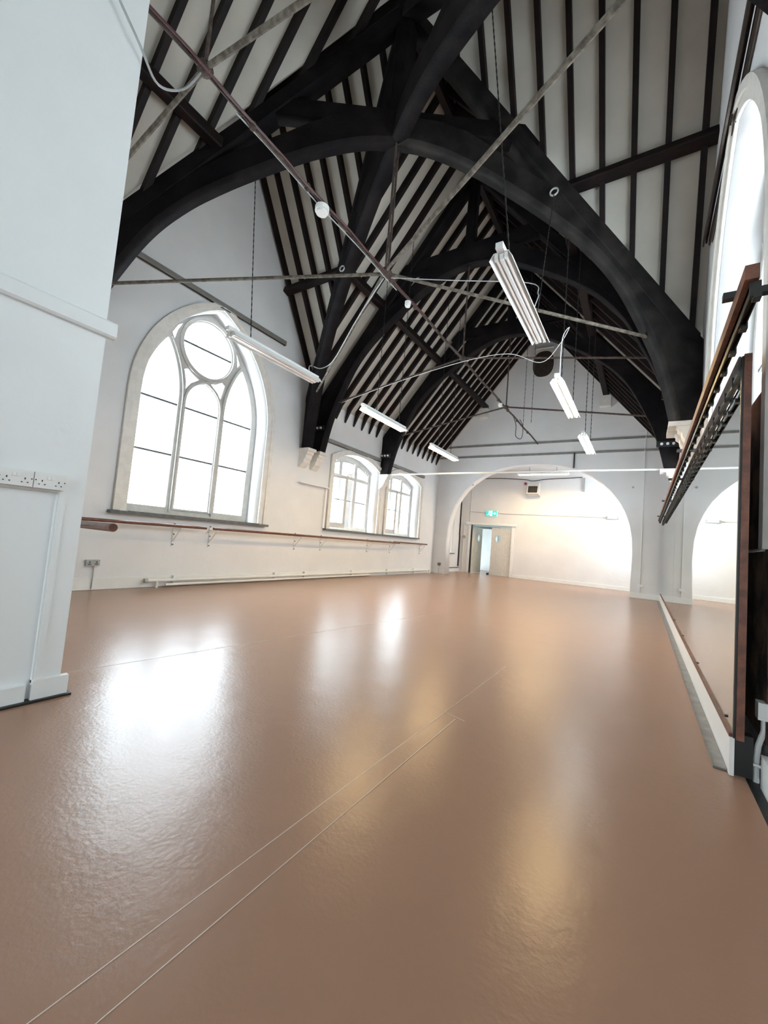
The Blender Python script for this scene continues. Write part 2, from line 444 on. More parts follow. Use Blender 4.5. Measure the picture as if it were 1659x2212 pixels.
def small_window(side, yc, casement=True):
    face = XL if side < 0 else XR
    out = side; fx = face+out*.36
    w = window_thing((face, yc, 1.22))
    a = 1.03
    def top(u): # crown of the glazing
        h = .25; R = (a*a+h*h)/(2*h); return 2.95+math.sqrt(R*R-u*u)-(R-h)-.07
    m1, m2, hw = -.36, .32, .045
    zt_ = 2.68
    def tl(u0, u1):
        n = 5
        return [(yc+u0, zt_+.03), (yc+u1, zt_+.03)]+[(yc+u1+(u0-u1)*i/n, top(u1+(u0-u1)*i/n)) for i in range(n+1)]
    cells = [(-.95, m1-hw), (m1+hw, m2-hw), (m2+hw, .95)]
    holes = [tl(*c_) for c_ in cells]+[rect(yc+u0, yc+u1, 1.32, zt_-.05) for u0, u1 in cells]
    plate('window_frame', segarch(yc, 1.027, 2.977, 3.247, 1.223), holes, .08, onX(fx), M_FRAME, w)
    bm = NB()
    for u0, u1 in cells[1:]: box(bm, fx-.012, fx+.012, yc+u0, yc+u1, 2.03, 2.05)
    obj('glazing_bar', bm, M_SILL, w)
    for u0, u1 in cells[1:]:
        plate('glass', rect(yc+u0, yc+u1, 1.32, zt_-.05), [], .006, onX(fx+out*.01), M_GLASS, w)
    plate('fanlight_glass', segarch(yc, .95, 2.86, 3.11, zt_+.03), [], .006, onX(fx+out*.015), M_GLASS, w)
    # scalloped edging hanging in the fanlights
    bm = NB(); n = 24
    for i in range(n):
        u0 = -.93+1.86*i/n; u1 = u0+1.86/n; um = (u0+u1)/2
        if min(abs(um-m1), abs(um-m2)) < .06: continue
        t = min(top(u0), top(u1))+.01
        x0, x1 = fx-out*.02, fx-out*.015
        prism(bm, [(x0, yc+u0, t), (x0, yc+u1, t), (x0, yc+u1, t-.05), (x0, yc+um, t-.085), (x0, yc+u0, t-.05)],
              [(x1, yc+u0, t), (x1, yc+u1, t), (x1, yc+u1, t-.05), (x1, yc+um, t-.085), (x1, yc+u0, t-.05)])
    obj('scalloped_edging', bm, M_OUTW, w)
    # casement sash swung a little into the hall, hinged on its near side
    hy, L, th = yc-.93, .60, math.radians(25 if casement else 0)
    def sash(u, v, wv):
        return (fx-out*(math.sin(th)*u+math.cos(th)*wv+.05), hy+math.cos(th)*u, v)
    cs = plate('casement', rect(0, L, 1.27, 2.62), [rect(.05, L-.05, 1.40, 2.57)], .045, sash, M_FRAME, w)
    bm = NB(); 
    prism(bm, [sash(.05, 2.00, -.012), sash(L-.05, 2.00, -.012), sash(L-.05, 2.00, .012), sash(.05, 2.00, .012)],
          [sash(.05, 2.02, -.012), sash(L-.05, 2.02, -.012), sash(L-.05, 2.02, .012), sash(.05, 2.02, .012)])
    obj('glazing_bar', bm, M_SILL, cs)
    plate('glass', rect(.05, L-.05, 1.40, 2.57), [], .005, sash, M_GLASS, cs)
    plate('architrave', segarch(yc, 1.18, 3.05, 3.36, 1.20), [segarch(yc, 1.04, 2.98, 3.25, 1.19)], .03, onX(face-out*.015), M_STONE, w)
    plate('architrave_moulding', segarch(yc, 1.19, 3.06, 3.37, 1.20), [segarch(yc, 1.13, 3.03, 3.33, 1.19)], .055, onX(face-out*.028), M_STONE, w)
    return w
big_window(-1)
small_window(-1, YW2); small_window(-1, YW3)
big_window(1)
small_window(1, YW2, False); small_window(1, YW3, False)
# one long sill under the two smaller windows of each side wall
for side, face in ((-1, XL),):
    a, b = sorted((face-side*.10, face-side*.001))
    bm = NB(); box(bm, a, b, 7.56, 12.50, 1.175, 1.215)
    o = obj('trim_3' if side < 0 else 'trim_4', bm, M_SILL); setp(o, kind='structure')
    for yc in (YW2, YW3):
        a, b = sorted((face, face+side*.40)); box_ = NB(); box(box_, a, b, yc-1.02, yc+1.02, 1.2, 1.222)
        obj('inner_sill', box_, M_WHITE, o)
# narrow window of the alcove
w = window_thing((XL, 15.55, .75))
plate('window_frame', rect(15.425, 15.675, .765, 2.195), [rect(15.46, 15.64, .80, 2.16)], .05, onX(XL-.18), M_WHITE, w)
plate('glass', rect(15.46, 15.64, .80, 2.16), [], .006, onX(XL-.18), M_GLASS, w)
obj('window_sill', box(NB(), XL, XL+.05, 15.26, 15.80, .73, .76), M_SILL, w)
# window on the right of the alcove
w = window_thing((XR, 15.3, 1.3))
plate('window_frame', rect(14.5, 16.1, 1.3, 3.6), [rect(14.56, 15.27, 1.36, 3.54), rect(15.33, 16.04, 1.36, 3.54)], .06, onX(XR+.2), M_WHITE, w)
plate('glass', rect(14.56, 16.04, 1.36, 3.54), [], .006, onX(XR+.2), M_GLASS, w)
# unseen window added in the near gable wall to bring in daylight
w = window_thing((-1.1, YB, 1.3))
plate('window_frame', gothic(-1.1, 1.29, 2.19, 2.6, 1.31), [gothic(-1.1-.62, .55, .8, 2.6, 1.37, 8), gothic(-1.1+.62, .55, .8, 2.6, 1.37, 8)], .08, onY(YB-.2), M_WHITE, w)
plate('glass', gothic(-1.1, 1.24, 2.14, 2.6, 1.35), [], .006, onY(YB-.22), M_GLASS, w)

# brick pier and rendered wall outdoors, seen through the smaller windows
setp(obj('brick_pier', box(NB(), -9.4, -9.0, 11.85, 12.75, -0.2, 3.4), M_BRICK), 'brown brick pier outdoors seen through the smaller window by the arch', 'wall')

# ------------------------------------------------------------------ roof timbers
US = [(0, 6.46), (.25, 6.44), (.5, 6.38), (.75, 6.28), (1.0, 6.16), (1.25, 6.01), (1.5, 5.85), (1.75, 5.68), (2.0, 5.49), (2.2, 5.32), (2.4, 5.11), (2.55, 4.92), (2.7, 4.68), (2.85, 4.38), (3.0, 4.05), (3.12, 3.75), (3.22, 3.4), (3.29, 3.1), (3.32, 2.95)]
TOPS = [(3.565, 2.95), (3.565, 4.05), (3.3, 4.36), (3.0, 4.72), (2.5, 5.32), (2.2, 5.62), (1.82, 5.96), (1.5, 6.16), (1.2, 6.36), (.98, 6.52), (.75, 6.66), (.5, 6.74), (0, 6.78)]
def smooth(P_, k=4):
    out = []; n = len(P_)
    for i in range(n-1):
        p0, p1, p2, p3 = [Vector(q) for q in (P_[max(i-1, 0)], P_[i], P_[i+1], P_[min(i+2, n-1)])]
        for j in range(k):
            t_ = j/k
            q = .5*((2*p1)+(-p0+p2)*t_+(2*p0-5*p1+4*p2-p3)*t_*t_+(-p0+3*p1-3*p2+p3)*t_**3)
            out.append((q.x, q.y))
    return out+[tuple(P_[-1])]
US = smooth(US)
def vfn(o, ang):
    ca, sa = math.cos(ang), math.sin(ang)
    return lambda d, z, w: (o[0]+ca*d-sa*w, o[1]+sa*d+ca*w, z)
def arch_half(parent, o, ang, k, m, wt, ts=SM):
    outer = [(d*k, z) for d, z in US]+[(d*k, z) for d, z in TOPS]
    plate('arch_brace', outer, [], wt, vfn(o, ang), m, parent)
    pr = [(0, 8.48), (3.5*k, 8.48-ts*3.5), (3.5*k, 4.02), (3.25*k, 4.10), (3.1*k, 8.17-ts*3.1), (1.6*k, 8.22-ts*1.6), (0, 8.30)]
    plate('principal_rafter', pr, [], wt+.03, vfn(o, ang), m, parent)
    # iron clamp with three pale bolt heads near the foot, on the face towards the hall
def clamp(parent, x, y, z, s=-1, nb=3):
    bm = NB(); box(bm, x-.19, x+.19, y-.02, y+.01, z-.06, z+.06)
    c_ = obj('iron_clamp', bm, M_BLACK, parent)
    for i in range(nb):
        obj('bolt_head', disc(NB(), (x-.10+.10*i, y-.035, z), (0, 1, 0), .026, .03, 10), M_PLAST, c_)
def xtruss(y, label):
    t = thing('roof_truss', (XC, y, 2.95), label, 'truss')
    arch_half(t, (XC, y), 0, 1, M_BEAM, .20)
    arch_half(t, (XC, y), math.pi, 1, M_BEAM, .20)
    plate('collar_beam', [(-1.6, 6.63), (1.6, 6.63), (1.40, 6.86), (-1.40, 6.86)], [], .17, vfn((XC, y), 0), M_BEAM, t)
    obj('king_post', bar(NB(), (XC, y, 6.8), (XC, y, 8.35), .19, .16, up=(0, 1, 0), chamfer=.02), M_BEAM, t)
    clamp(t, XC-3.42, y-.10, 3.50); clamp(t, XC+3.36, y-.10, 3.46)
    return t
T1Y, T2Y, T0Y = 7.02, 9.95, 1.58
xtruss(T1Y, 'black arched roof truss square across the hall, the nearer of the two beyond the crossing')
xtruss(T2Y, 'black arched roof truss square across the hall, the one nearest the far gable')
ANG = math.atan2(2.45, 3.57); KD = math.hypot(3.57, 2.45)/3.57
ANG2 = math.atan2(2.77, 3.57); KD2 = math.hypot(3.57, 2.77)/3.57      # the leg towards the camera spreads wider
d1 = thing('roof_truss', (XC, YC, 2.95), 'large black arched diagonal truss sweeping from upper left across to the right wall corbel', 'truss')
arch_half(d1, (XC, YC), ANG, KD, M_BEAM2, .22); arch_half(d1, (XC, YC), ANG+math.pi, KD, M_BEAM, .22, 1.17)
plate('collar_beam', [(-1.6*KD, 6.63), (1.6*KD, 6.63), (1.42*KD, 6.87), (-1.42*KD, 6.87)], [], .18, vfn((XC, YC), ANG), M_BEAM, d1)
obj('king_post', bar(NB(), (XC, YC, 6.6), (XC, YC, 8.55), .24, .24, up=(0, 1, 0), chamfer=.03), M_BEAM, d1)
d2 = thing('roof_truss', (XC, YC, 2.95), 'black diagonal truss crossing overhead from the corbel by the big window to upper right', 'truss')
arch_half(d2, (XC, YC), -ANG2, KD2, M_BEAM, .21); arch_half(d2, (XC, YC), math.pi-ANG, KD, M_BEAM, .21)
plate('collar_beam', [(-1.6*KD, 6.63), (1.6*KD, 6.63), (1.42*KD, 6.86), (-1.42*KD, 6.86)], [], .17, vfn((XC, YC), -ANG), M_BEAM, d2)
# ridge beams
setp(obj('ridge_beam', bar(NB(), (XC, YC, 8.44), (XC, YE, 8.44), .10, .28), M_RAFT), 'dark ridge beam running from the crossing to the far gable', 'beam')
setp(obj('ridge_beam', bar(NB(), (XL, YC, 8.72), (XC-.1, YC, 8.72), .08, .2), M_RAFT), 'dark cross gable ridge beam above the big arched window on the left', 'beam')
setp(obj('ridge_beam', bar(NB(), (XC+.1, YC, 8.72), (XR, YC, 8.72), .08, .2), M_RAFT), 'dark cross gable ridge beam high on the right side', 'beam')

# rafters: a slim timber hung under the ceiling boards, tail cut to a point
RW, RD = .065, .20
def rafter_main(y, sg, d0, d1, tail):
    bm = NB()
    def P(d, dz): return (XC+sg*d, 8.70-SM*d+dz)
    pr = [P(d0, 0), P(d1, 0)]
    if tail: pr += [(XC+sg*3.555, 8.70-SM*3.55-.33)]
    pr += [P(d1-.10 if tail else d1, -RD), P(d0, -RD)]
    prism(bm, [(a, y-RW/2, b) for a, b in pr], [(a, y+RW/2, b) for a, b in pr])
    return obj('rafter', bm, M_RAFT)
def rafter_cross(x, ysg, l0, l1):
    bm = NB()
    def P(l, dz): return (YC+ysg*l, 8.90-ST*l+dz)
    pr = [P(l0, 0), P(l1, 0), P(l1, -.22), P(l0, -.22)]
    prism(bm, [(x-RW/2, a, b) for a, b in pr], [(x+RW/2, a, b) for a, b in pr])
    return obj('rafter', bm, M_RAFT)
ys = [7.67+.365*k for k in range(-8, 17)]
for y in ys:
    if y > YE-.1: continue
    full = y > 6.80
    d_end = 3.50 if full else max(.2, ((y-YC)*ST-.2)/SM)
    if d_end < .25: continue
    if min(abs(y-T1Y), abs(y-T2Y)) < .13: continue
    for sg in (-1, 1):
        o = rafter_main(y, sg, .05, d_end, full)
        sl = 'left' if sg < 0 else 'right'
        if not full: g = 'dark jack rafter on the %s slope ending on the valley beam beyond the crossing' % sl
        elif y < T2Y: g = 'dark rafter on the %s roof slope between the two square trusses' % sl
        else: g = 'dark rafter on the %s roof slope between the last truss and far gable' % sl
        if not full: grp = 'jack rafters of the %s slope beyond the crossing' % sl
        else: grp = 'rafters of the %s slope %s' % (sl, 'between the trusses' if y < T2Y else 'by the far gable')
        setp(o, g, 'rafter', grp)
for k in range(9):
    y = 3.83-.365*k
    d_end = min(3.5, max(.2, ((YC-y)*ST-.2)/SM))
    if d_end < .3: continue
    o = rafter_main(y, -1, .05, d_end+.12, False)
    setp(o, 'dark rafter slanting down the ceiling at upper left, above the diagonal truss', 'rafter', 'rafters of the near left slope')
for i in range(10):
    d = .20+.365*i
    for sg in (-1, 1):
        x = XC+sg*(d if i else .2)
        if x < XL+.03 or x > XR-.03: x = (XL+.04) if sg < 0 else (XR-.04)
        l_end = yvf(x)-YC
        if l_end < .25: continue
        o = rafter_cross(x, 1, .03, l_end)
        if sg < 0: setp(o, 'dark rafter of the cross gable slope left of centre, beyond the diagonal truss', 'rafter', 'rafters of the left cross gable slope')
        else: setp(o, 'dark rafter standing nearly upright on the pale ceiling at upper right', 'rafter', 'rafters of the right cross gable slope')
# purlins
PX, PZ = 2.12, 6.28-.0
def purlin(p, q, label, group=None):
    setp(obj('purlin', bar(NB(), p, q, .16, .13, up=(0, .3, 1), chamfer=.015), M_RAFT), label, 'purlin', group)
purlin((-6.60, 5.70, 6.15), (XC-1.95, 5.70, 6.15), 'short dark purlin from the left gable wall to the valley beam')
purlin((XC+1.78, 5.70, 6.15), (XR, 5.70, 6.15), 'dark purlin sloping across the ceiling at upper right')
def purl2(p, q, label):
    setp(obj('purlin', bar(NB(), p, q, .15, .15, chamfer=.015), M_RAFT), label, 'purlin')
purl2((-4.92, 1.1, 6.09), (-4.92, 2.92, 6.09), 'dark purlin at upper left between the white partition and diagonal truss')
purl2((-4.92, 5.70, 6.08), (-4.92, T1Y, 6.08), 'short dark purlin on the left slope just before the nearer square truss')
purl2((-4.92, T1Y, 6.08), (-4.92, T2Y, 6.08), 'dark purlin on the left slope between the two square trusses')
purl2((-4.92, T2Y, 6.08), (-4.92, YE, 6.08), 'dark purlin on the left slope between last truss and far gable')
purl2((-1.14, 5.70, 6.08), (-1.14, T1Y, 6.08), 'short dark purlin on the right slope before the nearer square truss')
purl2((-1.14, T1Y, 6.08), (-1.14, T2Y, 6.08), 'dark purlin on the right slope between the two square trusses')
purl2((-1.14, T2Y, 6.08), (-1.14, YE, 6.08), 'dark purlin on the right slope between last truss and far gable')
for x, sd in ((-4.97, 'left'), (-1.14, 'right')):
    setp(obj('purlin_pad', box(NB(), x-.15, x+.15, YE-.2, YE+.02, 5.68, 6.0), M_STONE), 'white block under the purlin end on the far gable, %s of the oval vent' % sd, 'pad stone')

# corbels
def corbel(x, y, sg, label):
    prof = [(0, 2.95), (.27, 2.95), (.27, 2.885), (.25, 2.87), (.25, 2.83), (.21, 2.80), (.20, 2.74), (.16, 2.68), (.15, 2.64), (.08, 2.57), (.03, 2.53), (0, 2.53)]
    t = thing('corbel', (x, y, 2.53), label, 'corbel')
    bm = NB(); prism(bm, [(x+sg*a, y-.105, b) for a, b in prof[2:]+[(0, 2.885)]], [(x+sg*a, y+.105, b) for a, b in prof[2:]+[(0, 2.885)]])
    obj('scroll', bm, M_STONE, t)
    bm = NB(); box(bm, min(x, x+sg*.36), max(x, x+sg*.30), y-.13, y+.13, 2.885, 2.95)
    obj('cap', bm, M_STONE, t)
corbel(XL, 6.64, 1, 'white moulded corbel under the diagonal truss foot, left wall, nearest the big window')
corbel(XL, T1Y, 1, 'white moulded corbel under the nearer square truss on the left wall')
corbel(XL, T2Y, 1, 'white moulded corbel between the two smaller arched windows on the left wall')
corbel(XR, 6.64, -1, 'white moulded corbel under the diagonal truss foot on the right wall')
corbel(XR, T1Y, -1, 'white moulded corbel just beyond the diagonal truss foot on the right wall')
corbel(XR, T2Y, -1, 'white moulded corbel under the farther square truss on the right wall')

# ------------------------------------------------------------------ iron ties
ZT = 4.62
def tie(o, ang, k, label, m, top, r=.026):
    t = thing('tie_rod', (o[0], o[1], ZT), label, 'tie rod')
    f = vfn(o, ang)
    for sg in (-1, 1):
        a = Vector(f(sg*.03, ZT, 0)); b = Vector(f(sg*3.02*k, 4.10, 0))
        pts = [a.lerp(b, i/8) for i in range(9)]
        obj('rod', tube(NB(), pts, r, 8), m, t)
    obj('knuckle', ball(NB(), (o[0], o[1], ZT), .065, .8), M_ROD, t)
    obj('hanger_rod', tube(NB(), [(o[0], o[1], ZT), (o[0], o[1], top)], .016, 6), M_ROD, t)
tie((XC, YC+.04), ANG, KD, 'thick dusty iron tie under the large diagonal truss, ending at right haunch', M_RODG, 6.5, .022)
tie((XC, YC-.02), -ANG, KD, 'grey brown iron tie slanting across from upper right to the big window side', M_RODG, 6.5, .023)
tie((XC, T1Y), 0, 1, 'dark iron tie under the nearer square truss beyond the crossing', M_ROD, 6.5, .018)
tie((XC, T2Y), 0, 1, 'dark iron tie under the square truss nearest the far gable', M_ROD, 6.5, .02)
tie((XC, T0Y), 0, 1, 'dusty iron tie at upper left beside the white partition', M_RODG, 7.4, .022)
setp(obj('tie_bar', tube(NB(), [(XL+.16, T2Y-.02, 2.96), (XR-.16, T2Y-.02, 2.96)], .022, 8), M_PLAST), 'straight white bar across the hall from corbel to corbel before the arch', 'tie bar')
# longitudinal pipe with red cable and boxes
t = thing('conduit_run', (XC, 1.1, 4.6), 'long dark pipe with red cable running down the hall through the tie centres', 'conduit')
import random
random.seed(4)
obj('pipe', tube(NB(), [(XC, 1.1+i*.5, 4.60+.012*math.sin(i*1.7)) for i in range(26)], .022, 8), M_ROD, t)
obj('red_cable', tube(NB(), [(XC+.03+.008*math.sin(i), 1.1+i*.33, 4.585+.012*math.sin(i*2.1)) for i in range(14)], .011, 6), M_REDC, t)
obj('white_cable', tube(NB(), [(XC-.03, 1.9+i*.3, 4.58+.01*math.sin(i*1.3)) for i in range(10)], .007, 6), M_GREYP, t)
for y in (2.05, 2.75, 4.4, 5.1, 7.2, 8.4, 9.3, 10.1, 11.0, 12.2): obj('pipe_clip', ball(NB(), (XC, y, 4.59), .035, 1.2), M_ROD, t)
for y, r, lb in ((2.97, .075, 'large round white ceiling fitting on the pipe, nearest the camera'), (4.86, .045, 'small round white box on the pipe just beyond the tie crossing'), (9.42, .05, 'round white box on the pipe nearest the far gable')):
    bm = NB(); disc(bm, (XC+.015, y, 4.51), (0, 0, 1), r, .05, 16); disc(bm, (XC+.015, y, 4.475), (0, 0, 1), r*.8, .03, 16)
    setp(obj('junction_box', bm, M_PLAST), lb, 'junction box')
# loose cables
def cable(name, pts, r, m, label, cat='cable', group=None):
    P_ = [Vector(p) for p in pts]; out = []
    n = len(P_)
    for i in range(n-1):
        p0, p1, p2, p3 = P_[max(i-1, 0)], P_[i], P_[i+1], P_[min(i+2, n-1)]
        for j in range(6):
            t_ = j/6
            out.append(.5*((2*p1)+(-p0+p2)*t_+(2*p0-5*p1+4*p2-p3)*t_*t_+(-p0+3*p1-3*p2+p3)*t_**3))
    out.append(P_[-1])
    setp(obj(name, tube(NB(), out, r, 6), m, None, True), label, cat, group)
cable('cable', [(XC-2.9, T1Y+.0, 4.08), (XC-1.5, T1Y-.03, 4.33), (XC, T1Y-.06, 4.52), (XC+.9, T1Y-.1, 4.50), (-1.5, 6.6, 4.10), (-1.15, 6.2, 4.15), (-.98, 5.9, 4.22), (-1.0, 5.55, 3.9), (-1.0, 5.50, 3.36)], .006, M_PLAST, 'white cable drooping from the pipe to the warm lit lamp by the oval vent')
cable('cable', [(XC+.05, YC+.05, 4.56), (-2.2, 4.65, 4.50), (-1.3, 4.9, 4.36), (-1.12, 4.6, 4.0), (-1.02, 4.2, 3.7), (-1.0, 3.9, 3.35)], .006, M_GREYP, 'white cable along the thick tie to the unlit lamp')
cable('cable', [(XC-.05, YC+.02, 4.56), (-3.9, 4.8, 4.42), (-4.9, 5.5, 4.27), (-5.2, 5.5, 4.15), (-4.9, 4.9, 3.9), (-4.3, 4.35, 3.36)], .009, M_GREYP, 'white cable along the grey tie to the unlit lamp by big window')
cable('cable', [(XC+.05, 10.4, 4.56), (XC+.12, 10.5, 4.3), (XC+.1, 10.6, 4.05), (XC+.22, 10.7, 4.0), (XC+.25, 10.7, 4.3), (XC+.1, 10.9, 4.58)], .009, M_ROD, 'dark loop of cable hanging off the pipe before the far gable')
cable('cable', [(-2.80, .55, 4.9), (-2.81, .80, 4.35), (-2.80, 1.04, 4.05), (-2.86, 1.2, 3.98), (XC+.05, 1.42, 4.25), (XC, 1.55, 4.55)], .008, M_GREYP, 'white cable looping from the partition edge to the upper left tie')

# ------------------------------------------------------------------ hanging lamps
LZ = 3.30
def chain(bm, p, q, r=.008):
    p, q = Vector(p), Vector(q); n = int((q-p).length/.045)+2
    pts = [p.lerp(q, i/(n-1)) for i in range(n)]
    tube(bm, pts, [r*(1.0 if i % 2 else .5) for i in range(n)], 5)
def lamp(x, y0, y1, lit, label, tops, z=LZ, alongx=False, group=None):
    name = 'hanging_lamp'
    t = thing(name, (x, (y0+y1)/2, z), label, 'lamp', group)
    def f(a, l, h): return (l, x+a, z+h) if alongx else (x+a, l, z+h)
    def pr(bm, poly, l0, l1): prism(bm, [f(a, l0, h) for a, h in poly], [f(a, l1, h) for a, h in poly])
    bm = NB(); pr(bm, [(-.028, .025), (.028, .025), (.028, .07), (-.028, .07)], y0-.05, y1+.0)
    pr(bm, [(-.012, -.025), (.012, -.025), (.018, .025), (-.018, .025)], y0+.02, y1-.02)
    obj('batten_body', bm, M_LAMPW, t)
    bm = NB()
    for sg in (-1, 1):
        poly = [(sg*.015, .024), (sg*.055, .02), (sg*.086, -.03), (sg*.09, -.027), (sg*.058, .025), (sg*.015, .030)]
        pr(bm, poly, y0, y1)
    obj('reflector', bm, M_LAMPW, t)
    mt = {'warm': M_WARM, 'cool': M_COOL, 'warm2': M_WARM2, None: M_TUBEOFF}[lit]
    for sg in (-1, 1):
        obj('tube', tube(NB(), [f(sg*.038, y0+.03, -.01), f(sg*.038, y1-.03, -.01)], .0135 if lit else .012, 10), mt, t)
        for e in (y0+.02, y1-.02): 
            bm = NB(); pr(bm, [(sg*.038-.013, -.026), (sg*.038+.013, -.026), (sg*.038+.013, .024), (sg*.038-.013, .024)], e-.012, e+.012)
            obj('lamp_holder', bm, M_LAMPW, t)
    for l, tp in tops:
        bm = NB(); chain(bm, f(0, l, .07), tp); obj('chain', bm, M_DMET, t)
    return t
lamp(-1.0, 2.90, 4.36, None, 'large unlit twin tube lamp hanging on chains in front of the diagonal truss', [(3.15, (-1.68, 3.6, 8.0)), (4.1, (-1.17, 5.36, 5.85))])
lamp(-4.14, 2.82, 4.32, None, 'unlit white twin tube lamp beside the head of the big arched window', [(3.1, (-4.78, 3.32, 6.5)), (4.18, (-4.70, 5.27, 5.79))])
lamp(-4.17, 5.55, 7.00, 'warm', 'warm lit tube lamp in front of the rafters, left row, nearer of the two', [(5.95, (-4.17, 5.95, 7.25)), (6.75, (-4.17, 6.75, 7.25))])
lamp(-4.22, 8.35, 9.88, 'warm', 'warm lit tube lamp at the far end of the left row, near the gable', [(8.7, (-4.22, 8.7, 7.2)), (9.45, (-4.22, 9.45, 7.2))])
lamp(-1.02, 5.45, 7.05, 'warm', 'brightest warm lit tube lamp, below the oval vent on the right', [(5.75, (-1.02, 5.75, 6.2)), (6.8, (-1.02, 6.8, 6.2))])
lamp(-1.03, 8.20, 9.70, 'cool', 'cool white lit tube lamp at the far end of the right row', [(8.5, (-1.03, 8.5, 6.2)), (9.4, (-1.03, 9.4, 6.2))])
lamp(14.7, -3.90, -2.22, 'warm2', 'warm lit tube lamp set crosswise inside the top of the plaster arch', [(-3.5, (-3.5, 14.7, 4.27)), (-2.6, (-2.6, 14.7, 4.27))], z=3.80, alongx=True)
for p, lb in (((-2.08, 8.0, 3.4), 'thin hanging chain left of the oval vent'), ((-1.93, 8.0, 3.55), 'thin hanging chain passing beside the oval vent')):
    bm = NB(); chain(bm, p, (p[0], p[1], z_main(p[0])), .006); setp(obj('hanging_chain', bm, M_DMET), lb, 'chain')
for p, lb in (((-1.17, 5.36, 5.87), 'round galvanised eye on the right valley end of the purlin'), ((-4.70, 5.27, 5.81), 'round galvanised eye on the left purlin end at the valley beam')):
    bm = NB(); tube(bm, [(p[0]+.05*math.cos(a), p[1]-.01, p[2]+.05*math.sin(a)) for a in [2*math.pi*i/12 for i in range(13)]], .012, 6)
    setp(obj('eye_bolt', bm, M_GALV), lb, 'hook')

# ------------------------------------------------------------------ far gable and arch wall fittings
v = thing('vent', (-3.05, YE, 7.37), 'dark oval vent high on the far gable wall', 'vent')
ov = lambda a, b: [(-3.05+a*math.copysign(abs(math.cos(t_))**.8, math.cos(t_)), 7.37+b*math.copysign(abs(math.sin(t_))**.8, math.sin(t_))) for t_ in [2*math.pi*i/32 for i in range(32)]]
plate('louvre', ov(.335, .445), [], .03, onY(YE-.02), M_VENT, v)
plate('surround', ov(.375, .485), [ov(.335, .445)], .035, onY(YE-.018), M_STONE, v)
obj('drip_ledge', box(NB(), -3.36, -2.74, YE-.06, YE, 7.90, 7.94), M_STONE, v)
for z0, nm in ((4.70, 'trim_5'), (4.31, 'trim_6')):
    bm = NB(); box(bm, XL, XR-.1, YE-.03, YE, z0-.012, z0+.012); box(bm, XL, XR-.1, YE-.014, YE, z0-.05, z0-.012)
    setp(obj(nm, bm, M_TRACK), kind='structure')
setp(obj('conduit', tube(NB(), [(-1.95, YE-.02, 4.29), (-1.95, YE-.02, 3.80)], .02, 8), M_BLACK), 'short black conduit dropping from the rail to the arch crown', 'conduit')
t = thing('conduit', (-.07, YE, 0.1), 'thin white conduit down the far wall to a socket right of the arch', 'conduit')
obj('pipe', tube(NB(), [(-.07, YE-.015, .02), (-.07, YE-.015, 4.28), (-.05, YE-.02, 4.85), (-.25, YE-.02, 4.86)], .012, 6), M_PLAST, t)
obj('socket', box(NB(), -.14, 0.0, YE-.035, YE, .33, .40), M_PLAST, t)
setp(obj('wall_socket', box(NB(), -6.37, -6.27, YE-.04, YE, .30, .39), M_SILL), 'small dark socket on the far wall left of the arch', 'socket')
cable('cable', [(-6.32, YE-.012, .30), (-6.32, YE-.026, .16), (-6.33, YE-.028, .02)], .006, M_GREYP, 'thin lead below the dark socket left of the arch')
for x, z, sd in ((-5.22, 3.28, 'left'), (-.33, 3.19, 'right')):
    setp(obj('wall_hook', disc(NB(), (x, YE-.02, z), (0, 1, 0), .03, .04, 10), M_GREYP), 'small grey wall hook at the upper %s of the arch' % sd, 'hook')

# ------------------------------------------------------------------ alcove
d = D.objects.new('door_1', None); COL.objects.link(d); d.location = (-5.3, YA, 0); setp(d, kind='structure')
bm = NB(); box(bm, -6.24, -6.14, YA-.03, YA+.12, 0, 2.02); box(bm, -4.45, -4.36, YA-.03, YA+.12, 0, 2.02)
obj('door_frame', bm, M_WHITE, d)
obj('lintel', bar(NB(), (-6.33, YA-.04, 2.06), (-4.28, YA-.04, 2.06), .08, .11, chamfer=.01), M_WHITE, d)
obj('shadow_gap', box(NB(), -6.12, -6.095, YA-.02, YA+.06, 0, 2.0), M_BLACK, d)
def leaf(fn, nm):
    L = .80
    ovp = lambda r1, r2: [(.27+r1*math.cos(a), 1.47+r2*math.sin(a)) for a in [2*math.pi*i/20 for i in range(20)]]
    l = plate('door_leaf', rect(0, L, 0.012, 1.93), [ovp(.115, .15)], .045, fn, M_DOOR, d)
    plate('vision_panel', ovp(.115, .15), [], .008, fn, M_GLASSC, l)
    plate('vision_rim', ovp(.135, .17), [ovp(.113, .148)], .056, fn, M_DOOR, l)
    bm = NB()
    for i in range(1, 7):
        a = L*i/7
        p = [fn(a-.003, .03, -.0235), fn(a+.003, .03, -.0235), fn(a+.003, 1.25, -.0235), fn(a-.003, 1.25, -.0235)]
        q = [fn(a-.003, .03, -.0245), fn(a+.003, .03, -.0245), fn(a+.003, 1.25, -.0245), fn(a-.003, 1.25, -.0245)]
        prism(bm, p, q)
    obj('board_groove', bm, M_OUTW, l)
leaf(lambda u, v_, w: (-5.26+u, YA+.05+w, v_), 'right')
th = math.radians(80)
leaf(lambda u, v_, w: (-6.11+math.cos(th)*(0.80-u)-math.sin(th)*w*-1, YA+.10+math.sin(th)*(0.80-u)+math.cos(th)*w, v_), 'left')
setp(obj('door_stop', box(NB(), -5.37, -5.29, YA-.02, YA+.05, 0, .08), M_BLACK), 'small black wedge on the floor in the doorway', 'door stop')
